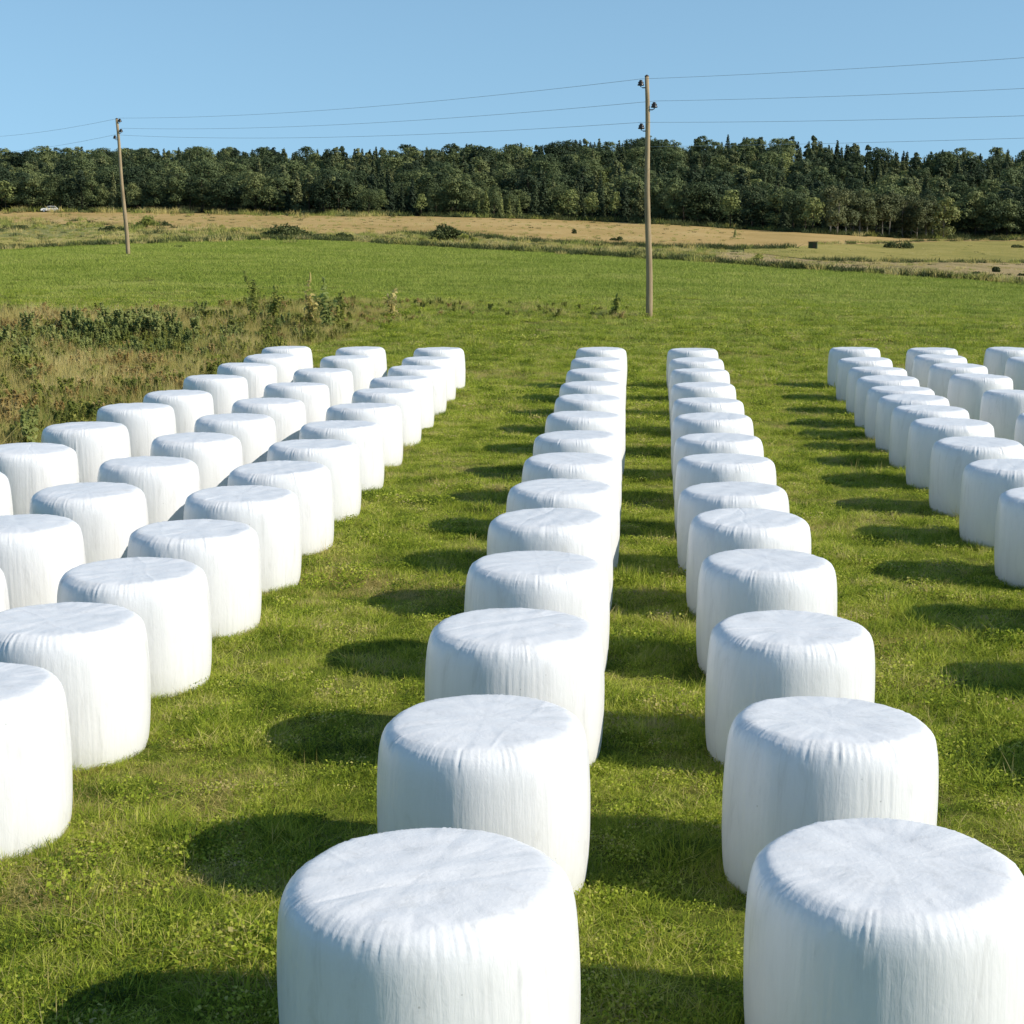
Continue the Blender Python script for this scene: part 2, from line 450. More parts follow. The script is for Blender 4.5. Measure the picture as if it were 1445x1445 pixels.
# ------------------------------------------------------------------ bales
def bale_mesh(seed, name):
    rg = np.random.default_rng(seed)
    NA = 352
    th = np.linspace(0, 2 * np.pi, NA, endpoint=False)
    RB, HB = .765, 1.2
    prof = [(.935, 0), (.955, .03), (.970, .08), (.983, .15), (.992, .24), (.998, .34), (1.0, .44), (1.0, .52), (.998, .60), (.993, .68), (.987, .75), (.981, .80), (.973, .845), (.962, .88), (.949, .908), (.932, .932), (.910, .953), (.878, .970), (.852, .982), (.825, .990), (.795, .995), (.755, .998), (.70, 1.0), (.62, 1.001), (.53, 1.002), (.43, 1.003), (.33, 1.003), (.23, 1.003), (.13, 1.003), (.05, 1.003)]
    # denser vertical sampling
    pr = np.array(prof); t = np.linspace(0, len(pr) - 1, 84)
    r0 = np.interp(t, np.arange(len(pr)), pr[:, 0]); z0 = np.interp(t, np.arange(len(pr)), pr[:, 1])
    T, Rr = np.meshgrid(th, r0); _, Zz = np.meshgrid(th, z0)

    def ang(freqs, amp=1.0, twist=0.0):
        s = np.zeros_like(T)
        for k in freqs:
            ph, a, w = rg.uniform(0, 6.28), rg.uniform(.5, 1), rg.normal(0, twist)
            s += a * np.cos(k * T + ph + w * Zz * 3)
        return amp * s / math.sqrt(len(freqs))
    side = np.clip((Rr - .93) / .05, 0, 1) * np.clip((.95 - Zz) / .15, 0, 1)
    shoulder = np.exp(-((Zz - .955) / .055) ** 2) * (Rr > .78) + .55 * np.exp(-((Rr - .82) / .07) ** 2) * (Zz > .985)
    lump = ang([2, 3, 4, 5], .007, .5)
    facet = ang([6, 7, 8, 9], .0075, .2)
    env = np.clip(.45 + .6 * ang([3, 5, 6, 8], 1, .3), 0, 1.5)
    fold = (1 - np.abs(np.sin(ang([11, 17, 23], 1.0, .25) * 2.2 + T * 19))) ** 2
    fold2 = (1 - np.abs(np.sin(ang([13, 19, 29], 1.2, .35) * 2.0 + T * 33))) ** 3
    Rd = lump + facet + side * (fold * .0052 * env ** 2 + fold2 * .0038 * env ** 2)
    pleat = (1 - np.abs(np.sin(T * 38 + ang([5, 7, 12, 18], 4.2, .15)))) ** 1.3
    pl2 = np.abs(np.sin(T * 62 + ang([7, 9, 15, 22], 4.0, .1)))
    ragged = np.clip(.55 + .5 * ang([6, 9, 14, 21], 1, 0), .05, 1.5)
    Rd += shoulder * (pleat * .015 * ragged - .004 + pl2 * .006)
    Zd = np.zeros_like(T)
    top = np.clip((Zz - .985) / .012, 0, 1)
    rw = Rr / .85
    Zd += top * (ang([5, 9, 13, 17], .0016) * rw + ang([24, 33, 41], .0014) * rw ** 3)
    X0, Y0 = Rr * np.cos(T), Rr * np.sin(T)
    for _ in range(14):
        kx, ky = rg.normal(0, 9, 2); Zd += top * .0007 * np.sin(kx * X0 + ky * Y0 + rg.uniform(0, 6.28))
    for _ in range(2):      # long creases of the film across the top
        a = rg.uniform(0, np.pi); o = rg.uniform(-.5, .5); d = np.abs(X0 * np.cos(a) + Y0 * np.sin(a) - o + .03 * np.sin(6 * (X0 * np.sin(a) - Y0 * np.cos(a))))
        Zd += top * .0025 * np.exp(-(d / .02) ** 2) * rg.choice([-1, 1])
    Zd += top * rg.uniform(-.012, .016) * (1 - rw ** 2)
    RR = (Rr + Rd) * RB
    ZZ = (Zz + Zd / HB * 1.2) * HB
    V = np.stack([RR * np.cos(T), RR * np.sin(T), ZZ], -1).reshape(-1, 3)
    nr = len(r0)
    i = np.arange(nr - 1)[:, None] * NA; k = np.arange(NA)[None]; k2 = (k + 1) % NA
    quads = np.stack([(i + k).ravel(), (i + k2).ravel(), (i + NA + k2).ravel(), (i + NA + k).ravel()], -1)
    c = len(V); V = np.vstack([V, V[-NA:].mean(0)])
    k = np.arange(NA); tris = np.stack([(nr - 1) * NA + k, (nr - 1) * NA + (k + 1) % NA, np.full(NA, c)], -1)
    return mesh_np(name, V, quads=quads, tris=tris, smooth=True, mat=M['film'])


BALES = [bale_mesh(s, 'hay_bale') for s in (3, 14, 27, 38, 52, 66, 71, 85)]
ROWS = {
    'C': [(-.97, 7.88, 1.055), (-.91, 10.57, .99), (-.885, 13.3, 1.02), (-.84, 16.01), (-.8, 18.66), (-.75, 21.06), (-.72, 23.71), (-.69, 26.58), (-.66, 29.64), (-.64, 32.85), (-.63, 36.14), (-.61, 39.48), (-.61, 43.08), (-.57, 46.79)],
    'D': [(1.5, 8.18, 1.0), (1.5, 10.74, .955), (1.51, 13.42, .95), (1.56, 16.23, .95), (1.57, 18.83, .96), (1.57, 21.07, .97), (1.62, 23.8), (1.69, 26.64), (1.75, 29.54), (1.82, 32.69), (1.9, 36.04), (1.99, 39.61), (2.08, 43.24), (2.14, 46.92)],
    'L1': [(-4.9, 11.15), (-4.9, 13.21), (-4.89, 15.33), (-4.89, 17.61), (-4.89, 19.94), (-4.89, 22.36), (-4.93, 25.03), (-4.98, 27.85), (-5.05, 30.9), (-5.08, 34.0), (-5.14, 37.0), (-5.2, 40.07), (-5.26, 43.1), (-5.32, 46.3)],
    'L2': [(-6.92, 15.07), (-6.97, 17.58), (-6.98, 20.14), (-6.99, 22.79), (-7.01, 25.56), (-7.06, 28.47), (-7.15, 31.63), (-7.29, 35.17), (-7.43, 39.14), (-7.49, 43.04), (-7.67, 46.49)],
    'L3': [(-9.31, 21.32), (-9.36, 24.21), (-9.40, 27.09), (-9.44, 30.16), (-9.51, 33.38), (-9.58, 36.79), (-9.65, 40.19), (-9.69, 43.41), (-9.86, 46.32)],
    'R1': [(5.47, 12.9), (5.57, 15.6), (5.67, 18.25), (5.77, 20.91), (5.87, 23.59), (5.93, 26.33), (6.01, 28.99), (6.1, 31.44), (6.2, 33.73), (6.27, 35.74), (6.36, 37.97), (6.54, 40.73), (6.73, 44.02), (6.93, 47.48)],
    'R2': [(8.32, 30.61), (8.6, 34.87), (8.68, 38.79), (8.82, 42.03), (8.94, 45.06), (9.24, 47.67)],
    'R3': [(11.44, 44.73), (11.61, 48.17)],
}
ORD = ['', 'first', 'second', 'third', 'fourth', 'fifth', 'sixth', 'seventh', 'eighth', 'ninth', 'tenth', 'eleventh', 'twelfth', 'thirteenth', 'fourteenth', 'fifteenth', 'sixteenth', 'seventeenth', 'eighteenth', 'nineteenth', 'twentieth']
ROWTXT = {
    'C': 'left row of the central pair', 'D': 'right row of the central pair',
    'L1': 'left block row beside the grass lane', 'L2': 'middle row of the left block', 'L3': 'left block row beside the weeds',
    'R1': 'right block row beside the shaded lane', 'R2': 'second row of the right block', 'R3': 'third row of the right block'}
FOOT = []
nb = 0
for rk, lst in ROWS.items():
    for i, e in enumerate(lst):
        x, y = e[0], e[1]; s = e[2] if len(e) > 2 else 1.0
        o = obj('hay_bale', BALES[(nb * 5 + i * 3) % len(BALES)], loc=(x, y, ground(x, y)[0] - .015))
        o.rotation_euler = (RNG.normal(0, .014), RNG.normal(0, .014), RNG.uniform(0, 6.28))
        o.scale = (s * RNG.normal(1, .007), s * RNG.normal(1, .007), RNG.normal(1, .011))
        k = len(lst) - i
        where = 'farthest' if k == 1 else ORD[k] + ' from far end'
        if rk in 'CD' and i == 0: where = 'nearest'
        tag(o, 'white wrapped bale, ' + where + ', ' + ROWTXT[rk], 'hay bale', 'white film wrapped bales standing in rows')
        FOOT.append((x, y, .765 * s)); nb += 1
FOOT = np.array(FOOT)
q, d = hit(824, 309)
tag(obj('hay_bale', BALES[2], loc=q), 'lone white bale far off at the forest edge', 'hay bale').scale = (.75, .75, .9)


# ------------------------------------------------------------------ scattering (grass, weeds, forest mass)
def source_collection(name, meshes):
    c = bpy.data.collections.new(name)
    for i, me in enumerate(meshes):
        o = bpy.data.objects.new('%s_%02d' % (name, i), me); c.objects.link(o)
    return c


def scatter(name, P, sc, rz, ix, coll, label, cat, kind='stuff', tilt=None):
    me = bpy.data.meshes.new(name)
    P = np.asarray(P, np.float32)
    me.vertices.add(len(P)); me.vertices.foreach_set('co', P.ravel())
    a = me.attributes.new('sc', 'FLOAT_VECTOR', 'POINT'); a.data.foreach_set('vector', np.asarray(sc, np.float32).ravel())
    rot = np.zeros((len(P), 3), np.float32); rot[:, 2] = rz
    if tilt is not None: rot[:, :2] = tilt
    a = me.attributes.new('rt', 'FLOAT_VECTOR', 'POINT'); a.data.foreach_set('vector', rot.ravel())
    a = me.attributes.new('ix', 'INT', 'POINT'); a.data.foreach_set('value', np.asarray(ix, np.int32))
    o = obj(name, me); tag(o, label, cat, kind=kind)
    ng = bpy.data.node_groups.new(name + '_scatter', 'GeometryNodeTree')
    ng.interface.new_socket('Geometry', in_out='INPUT', socket_type='NodeSocketGeometry')
    ng.interface.new_socket('Geometry', in_out='OUTPUT', socket_type='NodeSocketGeometry')
    gi = ng.nodes.new('NodeGroupInput'); go = ng.nodes.new('NodeGroupOutput')
    iop = ng.nodes.new('GeometryNodeInstanceOnPoints')
    ci = ng.nodes.new('GeometryNodeCollectionInfo'); ci.inputs['Collection'].default_value = coll
    ci.inputs['Separate Children'].default_value = True; ci.inputs['Reset Children'].default_value = True

    def named(n, t):
        nn = ng.nodes.new('GeometryNodeInputNamedAttribute'); nn.data_type = t; nn.inputs['Name'].default_value = n
        return nn.outputs[0]
    e2r = ng.nodes.new('FunctionNodeEulerToRotation')
    L = ng.links.new
    L(gi.outputs[0], iop.inputs['Points']); L(ci.outputs[0], iop.inputs['Instance'])
    iop.inputs['Pick Instance'].default_value = True
    L(named('ix', 'INT'), iop.inputs['Instance Index'])
    L(named('rt', 'FLOAT_VECTOR'), e2r.inputs[0]); L(e2r.outputs[0], iop.inputs['Rotation'])
    L(named('sc', 'FLOAT_VECTOR'), iop.inputs['Scale'])
    L(iop.outputs[0], go.inputs[0])
    md = o.modifiers.new('scatter', 'NODES'); md.node_group = ng
    return o


def blades(rg, n, rad, h0, h1, w0, w1, lean, mat, name, curl=.5, seg=3):
    V, Q, Tr = [], [], []
    for _ in range(n):
        r = rad * math.sqrt(rg.random()); a = rg.uniform(0, 6.28)
        bx, by = r * math.cos(a), r * math.sin(a)
        d = rg.uniform(0, 6.28); dx, dy = math.cos(d), math.sin(d)
        h = rg.uniform(h0, h1); w = rg.uniform(w0, w1); l = abs(rg.normal(0, lean))
        f = rg.uniform(0, 6.28); sx, sy_ = math.cos(f), math.sin(f)
        b = len(V)
        for k in range(seg):
            t = k / seg
            off = h * l * (t + curl * t * t); z = h * t * (1 - .25 * l * t) - .01
            ww = w * (1 - t * .55) * .5
            px, py = bx + dx * off, by + dy * off
            V.append((px - sx * ww, py - sy_ * ww, z)); V.append((px + sx * ww, py + sy_ * ww, z))
        off = h * l * (1 + curl)
        V.append((bx + dx * off, by + dy * off, h * (1 - .25 * l)))
        for k in range(seg - 1): Q.append((b + 2 * k, b + 2 * k + 1, b + 2 * k + 3, b + 2 * k + 2))
        Tr.append((b + 2 * seg - 2, b + 2 * seg - 1, b + 2 * seg))
    return mesh_np(name, V, quads=Q if Q else None, tris=Tr, mat=mat)


def leaves_mesh(rg, P, Nrm, size, mat, name, aspect=1.5, jitter=.8):
    """Leaf or leaf-clump faces at points P, roughly facing Nrm."""
    P = np.asarray(P, float); n = len(P)
    Nn = np.asarray(Nrm, float) + rg.normal(0, jitter, (n, 3)); Nn /= np.linalg.norm(Nn, axis=1, keepdims=True) + 1e-9
    A = np.cross(Nn, rg.normal(0, 1, (n, 3))); A /= np.linalg.norm(A, axis=1, keepdims=True) + 1e-9
    B = np.cross(Nn, A)
    s = (np.asarray(size) * rg.uniform(.6, 1.35, n))[:, None] * .5
    V = np.stack([P - A * s * aspect, P - B * s + Nn * s * .25, P + A * s * aspect, P + B * s + Nn * s * .25], 1).reshape(-1, 3)
    return mesh_np(name, V, quads=np.arange(4 * n).reshape(-1, 4), mat=mat)


rg = np.random.default_rng(5)
turf = [blades(rg, 90, .17, .03, .075, .004, .008, 1.15, M['blade'], 'turf', .8) for _ in range(4)] \
     + [blades(rg, 80, .18, .045, .10, .005, .009, 1.0, M['blade'], 'turf', .8) for _ in range(4)] \
     + [blades(rg, 45, .10, .07, .16, .005, .008, .8, M['blade'], 'turf', .7) for _ in range(2)]
# low clover and dandelion leaves
for _ in range(3):
    n = 130; a = rg.uniform(0, 6.28, n); r = .16 * np.sqrt(rg.random(n))
    P = np.stack([r * np.cos(a), r * np.sin(a), rg.uniform(.02, .075, n)], -1)
    turf.append(leaves_mesh(rg, P, np.tile([0, 0, 1.0], (n, 1)), .017, M['blade'], 'turf', 1.25, .7))
turf.append(blades(rg, 14, .14, .08, .22, .003, .005, .7, M['straw'], 'turf', .8))
turf.append(blades(rg, 70, .16, .03, .08, .004, .007, 1.4, M['straw'], 'turf', .9))
TURF = source_collection('turf_source', turf)


def fbm(x, y, s, seed=0):
    r = np.random.default_rng(seed); v = np.zeros_like(x); a = 1
    for o in range(4):
        for _ in range(3):
            k = r.normal(0, s * 2 ** o, 2); v += a * np.sin(k[0] * x + k[1] * y + r.uniform(0, 6.28))
        a *= .6
    return v / 3.2


def sample(dens, y0, y1, ulo=-.47, uhi=.34, pad=2.5):
    n = int(dens * (y1 - y0) * ((uhi - ulo) * (y0 + y1) / 2 + 2 * pad))
    t = rg.random(n); y = np.sqrt(y0 ** 2 + t * (y1 ** 2 - y0 ** 2))
    x = rg.uniform(0, 1, n) * ((uhi - ulo) * y + 2 * pad) + ulo * y - pad
    return x, y


def clear_of_bales(x, y, m=.93):
    k = np.ones(len(x), bool)
    for fx, fy, fr in FOOT:
        k &= (x - fx) ** 2 + (y - fy) ** 2 > (fr * m) ** 2
    return k


X, Y, S = [], [], []
for dens, y0, y1, sc in ((62, 5.5, 15, 1.0), (46, 15, 25, 1.12), (27, 25, 38, 1.35), (15, 38, 58, 1.75), (6.5, 58, 84, 2.1)):
    x, y = sample(dens, y0, y1)
    if y0 == 58: kk = rg.random(len(x)) < (84 - y) / 26; x, y = x[kk], y[kk]      # fades into the field sward
    X.append(x); Y.append(y); S.append(np.full(len(x), sc))
X, Y, S = map(np.concatenate, (X, Y, S))
k = clear_of_bales(X, Y); X, Y, S = X[k], Y[k], S[k]
f = .6 * fbm(X, Y, .8, 3) + .6 * fbm(X, Y, 2.6, 5)
IX = np.where(f + rg.normal(0, .35, len(X)) > .15, rg.integers(4, 10, len(X)), rg.integers(0, 8, len(X)))
pick = rg.random(len(X)); IX = np.where(pick < .17, rg.integers(10, 13, len(X)), IX); IX = np.where(pick > .975, 13, IX)
brown = fbm(X, Y, .55, 21) + rg.normal(0, .25, len(X)); IX = np.where(brown > .62, np.where(rg.random(len(X)) < .6, 14, IX), IX)
SC = S * rg.uniform(.75, 1.25, len(X)) * np.clip(1 + .42 * f, .5, 1.7)
FX, FY, FS = [], [], []
for fx, fy, fr in FOOT:
    m = int(np.clip(900 / fy, 16, 70)); a = rg.uniform(0, 6.28, m); r_ = fr * rg.uniform(.945, 1.10, m)
    FX.append(fx + r_ * np.cos(a)); FY.append(fy + r_ * np.sin(a)); FS.append(np.full(m, .85 if fy < 25 else 1.1))
FX, FY, FS = map(np.concatenate, (FX, FY, FS))
X, Y, S = np.concatenate([X, FX]), np.concatenate([Y, FY]), np.concatenate([S, FS * 0 + 1])
IX = np.concatenate([IX, rg.choice([6, 7, 8, 9, 8, 13], len(FX))]); SC = np.concatenate([SC, FS * rg.uniform(.7, 1.15, len(FX))])
zs = np.stack([SC, SC, SC * np.where(S > 1.3, .8, 1.0)], -1)
scatter('grass', np.stack([X, Y, ground(X, Y)], -1), zs, rg.uniform(0, 6.28, len(X)), IX, TURF, 'short green meadow grass between and around the rows of bales', 'grass')

# the smooth green field beyond: short even sward in larger tufts
sward = [blades(rg, 90, .55, .06, .16, .016, .03, .6, M['field_blade'], 'sward', .5, 2) for _ in range(5)]
SWARD = source_collection('sward_source', sward)
x, y = sample(2.6, 55, 175, pad=6)
u_img = 722.5 + FOC * np.tan(np.arctan(x / y) + YAW)


def img(P):
    Q = np.asarray(P, float) - np.array([0, 0, HC]); d = Q @ FW
    return 722.5 + FOC * (Q @ RT) / d, 722.5 - FOC * (Q @ UP) / d


z = ground(x, y); ix_, iy_ = img(np.stack([x, y, z], -1))
k = iy_ > EDGE(ix_) + .8
x, y, z = x[k], y[k], z[k]
s = rg.uniform(.8, 1.5, len(x)) * np.clip(y / 75, .9, 1.6)
scatter('field_grass', np.stack([x, y, z], -1), np.stack([s, s, s * .75], -1), rg.uniform(0, 6.28, len(x)), rg.integers(0, 5, len(x)), SWARD, 'even bright green sward of the field around the poles', 'grass')

# rough tufts along the field margins
tuft = [blades(rg, 60, .5, .25, .7, .03, .06, .4, M['bush'], 'tuft', .5, 2) for _ in range(3)] + [blades(rg, 60, .5, .3, .75, .03, .05, .35, M['straw'], 'tuft', .5, 2) for _ in range(3)] + [blades(rg, 60, .5, .25, .7, .03, .06, .4, M['weed'], 'tuft', .5, 2) for _ in range(3)]
TUFT = source_collection('tuft_source', tuft)
X, Y, IX, SC = [], [], [], []
MIXED = lambda lo, hi: (lambda v: rg.uniform(lo(v), hi(v)))
for fn, x0, x1, n, pal, jy, s0 in (
        (EDGE, -300, 1680, 800, (.7, .1), .5, .75), (TANLO, 560, 1120, 300, (.75, .1), .6, .85), (lambda v: TANLO(v) + 1, -300, 430, 330, (.25, .35), 5, 1.0),
        (HAYLO, 1130, 1680, 150, (.8, .1), .5, .7), (BASE, -300, 560, 200, (.3, .4), 1.2, 1.3), (lambda v: BASE(v) - .3, 520, 1680, 420, (.8, .03), .5, 1.3),  # last entry: mostly dark tufts, painting in the shade below the forest edge
        (lambda v: EDGE(v) - 8, -300, 960, 330, (.2, .5), 5, .7), (lambda v: TANLO(v) - 1, 1150, 1680, 140, (.7, .1), .6, .8),
        (MIXED(BASE, EDGE), -300, 1050, 2200, (.15, .5), .1, .42), (MIXED(TANLO, EDGE), -300, 1020, 1500, (.2, .35), .1, .48), (MIXED(TANLO, HAYLO), 1050, 1680, 420, (.1, .4), .1, .35), (MIXED(HAYLO, EDGE), 1050, 1680, 420, (.15, .6), .1, .4)):
    for _ in range(n):
        px = rg.uniform(x0, x1); py = fn(px) + rg.normal(0, jy)
        if py > 430: continue
        p, d = hit(px, py); X.append(p[0]); Y.append(p[1]); r = rg.random()
        IX.append(rg.integers(0, 3) if r < pal[0] else rg.integers(3, 6) if r < pal[0] + pal[1] else rg.integers(6, 9)); SC.append(s0 * rg.uniform(.6, 1.5) * max(1, d / 260))
X, Y, SC = np.array(X), np.array(Y), np.array(SC)
scatter('margin_grass', np.stack([X, Y, ground(X, Y) + .05], -1), np.stack([SC * 1.5, SC * 1.5, SC], -1), rg.uniform(0, 6.28, len(X)), IX, TUFT, 'rough uncut grass along the far field margins', 'rough grass')

# weedy strip on the left
WEEDPOLY = [(-260, 760), (-120, 690), (0, 650), (70, 628), (130, 602), (200, 576), (260, 553), (330, 526), (372, 508), (440, 488), (510, 470), (570, 455), (660, 447), (760, 449), (905, 451), (905, 440), (760, 430), (640, 427), (560, 425), (470, 428), (380, 430), (300, 436), (200, 444), (100, 452), (0, 448), (-260, 452)]
WP = np.array([hit(*p)[0][:2] for p in WEEDPOLY])


def inside(x, y, P):
    c = np.zeros(len(x), bool); j = len(P) - 1
    for i in range(len(P)):
        xi, yi, xj, yj = *P[i], *P[j]
        c ^= ((yi > y) != (yj > y)) & (x < (xj - xi) * (y - yi) / (yj - yi + 1e-12) + xi); j = i
    return c


def herb(rg, h, n, mat, name, leaf=.055):
    P, Nn = [], []
    for _ in range(rg.integers(4, 8)):
        a = rg.uniform(0, 6.28); r = rg.uniform(0, .22); l = rg.normal(0, .22, 2); hh = h * rg.uniform(.6, 1.1)
        for t in np.sqrt(rg.random(n)):
            q = rg.uniform(0, 6.28); e = rg.uniform(.02, .13) * (1.15 - t)
            P.append((r * math.cos(a) + l[0] * t * hh + e * math.cos(q), r * math.sin(a) + l[1] * t * hh + e * math.sin(q), hh * t))
            Nn.append((math.cos(q) * .4, math.sin(q) * .4, .9))
    return leaves_mesh(rg, P, Nn, leaf, mat, name, 1.9, .5)


wd = [blades(rg, 80, .38, .25, .75, .008, .014, .42, M['straw'], 'weed') for _ in range(4)] \
   + [herb(rg, .55, 60, M['weed'], 'weed') for _ in range(4)] \
   + [herb(rg, .75, 80, M['herb'], 'weed', .06) for _ in range(3)] \
   + [blades(rg, 80, .38, .2, .55, .010, .018, .5, M['weed'], 'weed') for _ in range(3)]
wd += [herb(rg, .5, 60, M['rust'], 'weed', .05) for _ in range(3)]
WEED = source_collection('weed_source', wd)
lo, hi_ = WP.min(0), WP.max(0)
n = int((hi_[0] - lo[0]) * (hi_[1] - lo[1]) * 12)
x = rg.uniform(lo[0], hi_[0], n); y = rg.uniform(lo[1], hi_[1], n)
k = inside(x, y, WP) & clear_of_bales(x, y, 1.12); x, y = x[k], y[k]; z = ground(x, y)
ix_, iy_ = img(np.stack([x, y, z], -1))
k = rg.random(len(x)) < np.clip((640 - ix_) / 160, .28, 1.0); x, y, z = x[k], y[k], z[k]      # the strip thins out towards the pole
ix_, iy_ = img(np.stack([x, y, z], -1))
dark = np.exp(-(((ix_ - 150) / 75) ** 2 + ((iy_ - 498) / 22) ** 2)) + .8 * np.exp(-(((ix_ - 20) / 55) ** 2 + ((iy_ - 515) / 24) ** 2)) + .5 * np.exp(-(((ix_ - 250) / 60) ** 2 + ((iy_ - 490) / 14) ** 2))
tan_ = np.exp(-(((ix_ - 190) / 70) ** 2 + ((iy_ - 535) / 22) ** 2)) + .9 * np.exp(-(((ix_ - 70) / 90) ** 2 + ((iy_ - 462) / 10) ** 2)) + .8 * np.exp(-(((ix_ - 560) / 80) ** 2 + ((iy_ - 450) / 10) ** 2)) + .5 * np.exp(-(((ix_ - 20) / 50) ** 2 + ((iy_ - 590) / 20) ** 2))
r = rg.random(len(x)); f = fbm(x, y, .35, 9) * .4
pd = np.clip(.01 + .36 * dark + .3 * fbm(x, y, .6, 31) * (dark > .15) - .6 * tan_, 0, .65); pt = np.clip(.40 + .5 * tan_ - .25 * dark + f, .06, .88)
IX = np.where(r < pd, rg.integers(8, 11, len(x)), np.where(r < pd + (1 - pd) * pt, rg.integers(0, 4, len(x)), np.where(rg.random(len(x)) < .5, rg.integers(4, 8, len(x)), rg.integers(11, 14, len(x)))))
rust = rg.random(len(x)) < np.clip(.03 + .38 * tan_ * (1 + fbm(x, y, .7, 41)), 0, .7); IX = np.where(rust, rg.integers(14, 17, len(x)), IX)
edge_thin = np.clip((560 - ix_) / 260, .0, 1) * .55 + .40
SC = rg.uniform(.45, 1.3, len(x)) * edge_thin * np.clip(1 + .45 * fbm(x, y, .5, 17), .5, 1.6) * np.where(IX >= 8, np.where(IX < 11, 1.1, .9), .9)
scatter('weeds', np.stack([x, y, z], -1), np.stack([SC, SC, SC], -1), rg.uniform(0, 6.28, len(x)), IX, WEED, 'tangle of dry grass and green weeds left of the bales', 'weeds')


# single tall weeds that stand above the rest
def tall_weed(px, py, h, lean, label, seed, mat, dens=1.0, seed_head=False):
    rgw = np.random.default_rng(seed)
    q, d = hit(px, py)
    root = bpy.data.objects.new('tall_weed', None); COL.objects.link(root); root.location = q
    tag(root, label, 'weed', 'tall weeds in the weedy strip')
    b = Build(); P, Nn = [], []
    stems = [(lean, h)] + [(lean * .5 + rgw.normal(0, .18), h * rgw.uniform(.55, .85)) for _ in range(3)]
    for l, hh in stems:
        y_l = rgw.normal(0, .08); pts = [(l * hh * t * t, y_l * hh * t, hh * t) for t in np.linspace(0, 1, 6)]
        b.tube(pts, [.016 * (1 - .7 * t) for t in np.linspace(0, 1, 6)], 6)
        for t in np.linspace(.15, 1, int(15 * dens * hh)):
            for _ in range(2):
                a = rgw.uniform(0, 6.28); e = rgw.uniform(.04, .26) * (1.15 - .75 * t)
                P.append((l * hh * t * t + e * math.cos(a), y_l * hh * t + e * math.sin(a), hh * t + rgw.normal(0, .03)))
                Nn.append((.5 * math.cos(a), .5 * math.sin(a), .8))
    obj('stem', b.mesh('stem', M['weed']), root)
    obj('foliage', leaves_mesh(rgw, P, Nn, .10, mat, 'foliage', 2.3, .5), root)
    if seed_head:
        b2 = Build().lathe([(.0, 0), (.035, .05), (.04, .2), (.03, .35), (0.004, .45)], 8, (lean * h, 0, h - .1))
        obj('seed_head', b2.mesh('seed_head', M['straw'], True), root)


tall_weed(360, 456, 2.1, -.18, 'leafy green weed, leftmost of the tall weeds above the dry grass', 1, M['weed'])
tall_weed(385, 460, 1.6, .12, 'bushy green weed just right of the leftmost tall weed', 2, M['weed'], 1.4)
tall_weed(436, 462, 1.9, .05, 'tan tall weed with a pale seed head behind the left block', 3, M['straw'], .8, True)
tall_weed(462, 468, 2.1, -.06, 'dark leafy tall weed, darkest of the tall weeds', 4, M['herb'], 1.3)
tall_weed(478, 464, 1.5, .15, 'lower green weed leaning right beside the darkest tall weed', 5, M['weed'])
tall_weed(552, 446, 1.2, .12, 'small straw coloured weed between the tall weeds and the upright pole', 6, M['straw'])
tall_weed(868, 446, .9, .1, 'low green weed just left of the upright pole foot', 7, M['weed'])


# ------------------------------------------------------------------ bushes and trees
def lobes_points(rg, lobes, n):
    P, Nn = [], []
    vol = np.array([a * b * c for _, (a, b, c) in lobes]) ** .7; vol /= vol.sum()
    for (c, r), w in zip(lobes, vol):
        m = max(6, int(n * w)); d = rg.normal(0, 1, (m, 3)); d /= np.linalg.norm(d, axis=1, keepdims=True)
        d[:, 2] = np.where(d[:, 2] < -.35, -d[:, 2], d[:, 2])
        rad = rg.uniform(.62, 1.06, m)[:, None]
        P.append(np.array(c) + d * rad * np.array(r)); Nn.append(d)
    return np.vstack(P), np.vstack(Nn)


def bush_mesh(rg, w, h, n, leaf, mat, name='foliage', depth=None):
    dp = depth or w * .7
    lobes = []
    for _ in range(max(4, int(w * 1.8))):
        x = rg.uniform(-.42, .42) * w; y = rg.uniform(-.35, .35) * dp
        k = 1 - .75 * (abs(x) / (w * .5)) ** 1.8
        hh = h * k * rg.uniform(.55, .95); r = rg.uniform(.28, .5) * min(w, 2.2 * h) * .55
        lobes.append(((x, y, max(hh - r * .75, .1)), (r, r, r * .8)))
        if hh > r * 1.5: lobes.append(((x, y, hh * .35), (r * 1.05, r * 1.05, hh * .4)))
    P, Nn = lobes_points(rg, lobes, n); k = P[:, 2] > 0.02
    return leaves_mesh(rg, P[k], Nn[k], leaf, mat, name, 1.3, .7)


def bush(px, py, wpx, hpx, label, seed, mat, name='bush', n=900, cat='bush', group='dark bushes out on the fields'):
    q, d = hit(px, py); s = d / FOC
    rgb = np.random.default_rng(seed); w, h = wpx * s * 1.4, hpx * s * 1.18
    root = bpy.data.objects.new(name, None); COL.objects.link(root); root.location = q
    tag(root, label, cat, group)
    obj('foliage', bush_mesh(rgb, w, h, n, max(.12, .05 * h + .1), mat), root)
    b = Build()
    for _ in range(4):
        a = rgb.uniform(0, 6.28); b.tube([(0, 0, -.05), (.12 * w * math.cos(a), .12 * w * math.sin(a), h * .5)], [.05, .02], 6)
    obj('stem', b.mesh('stem', M['bark']), root)
    return root


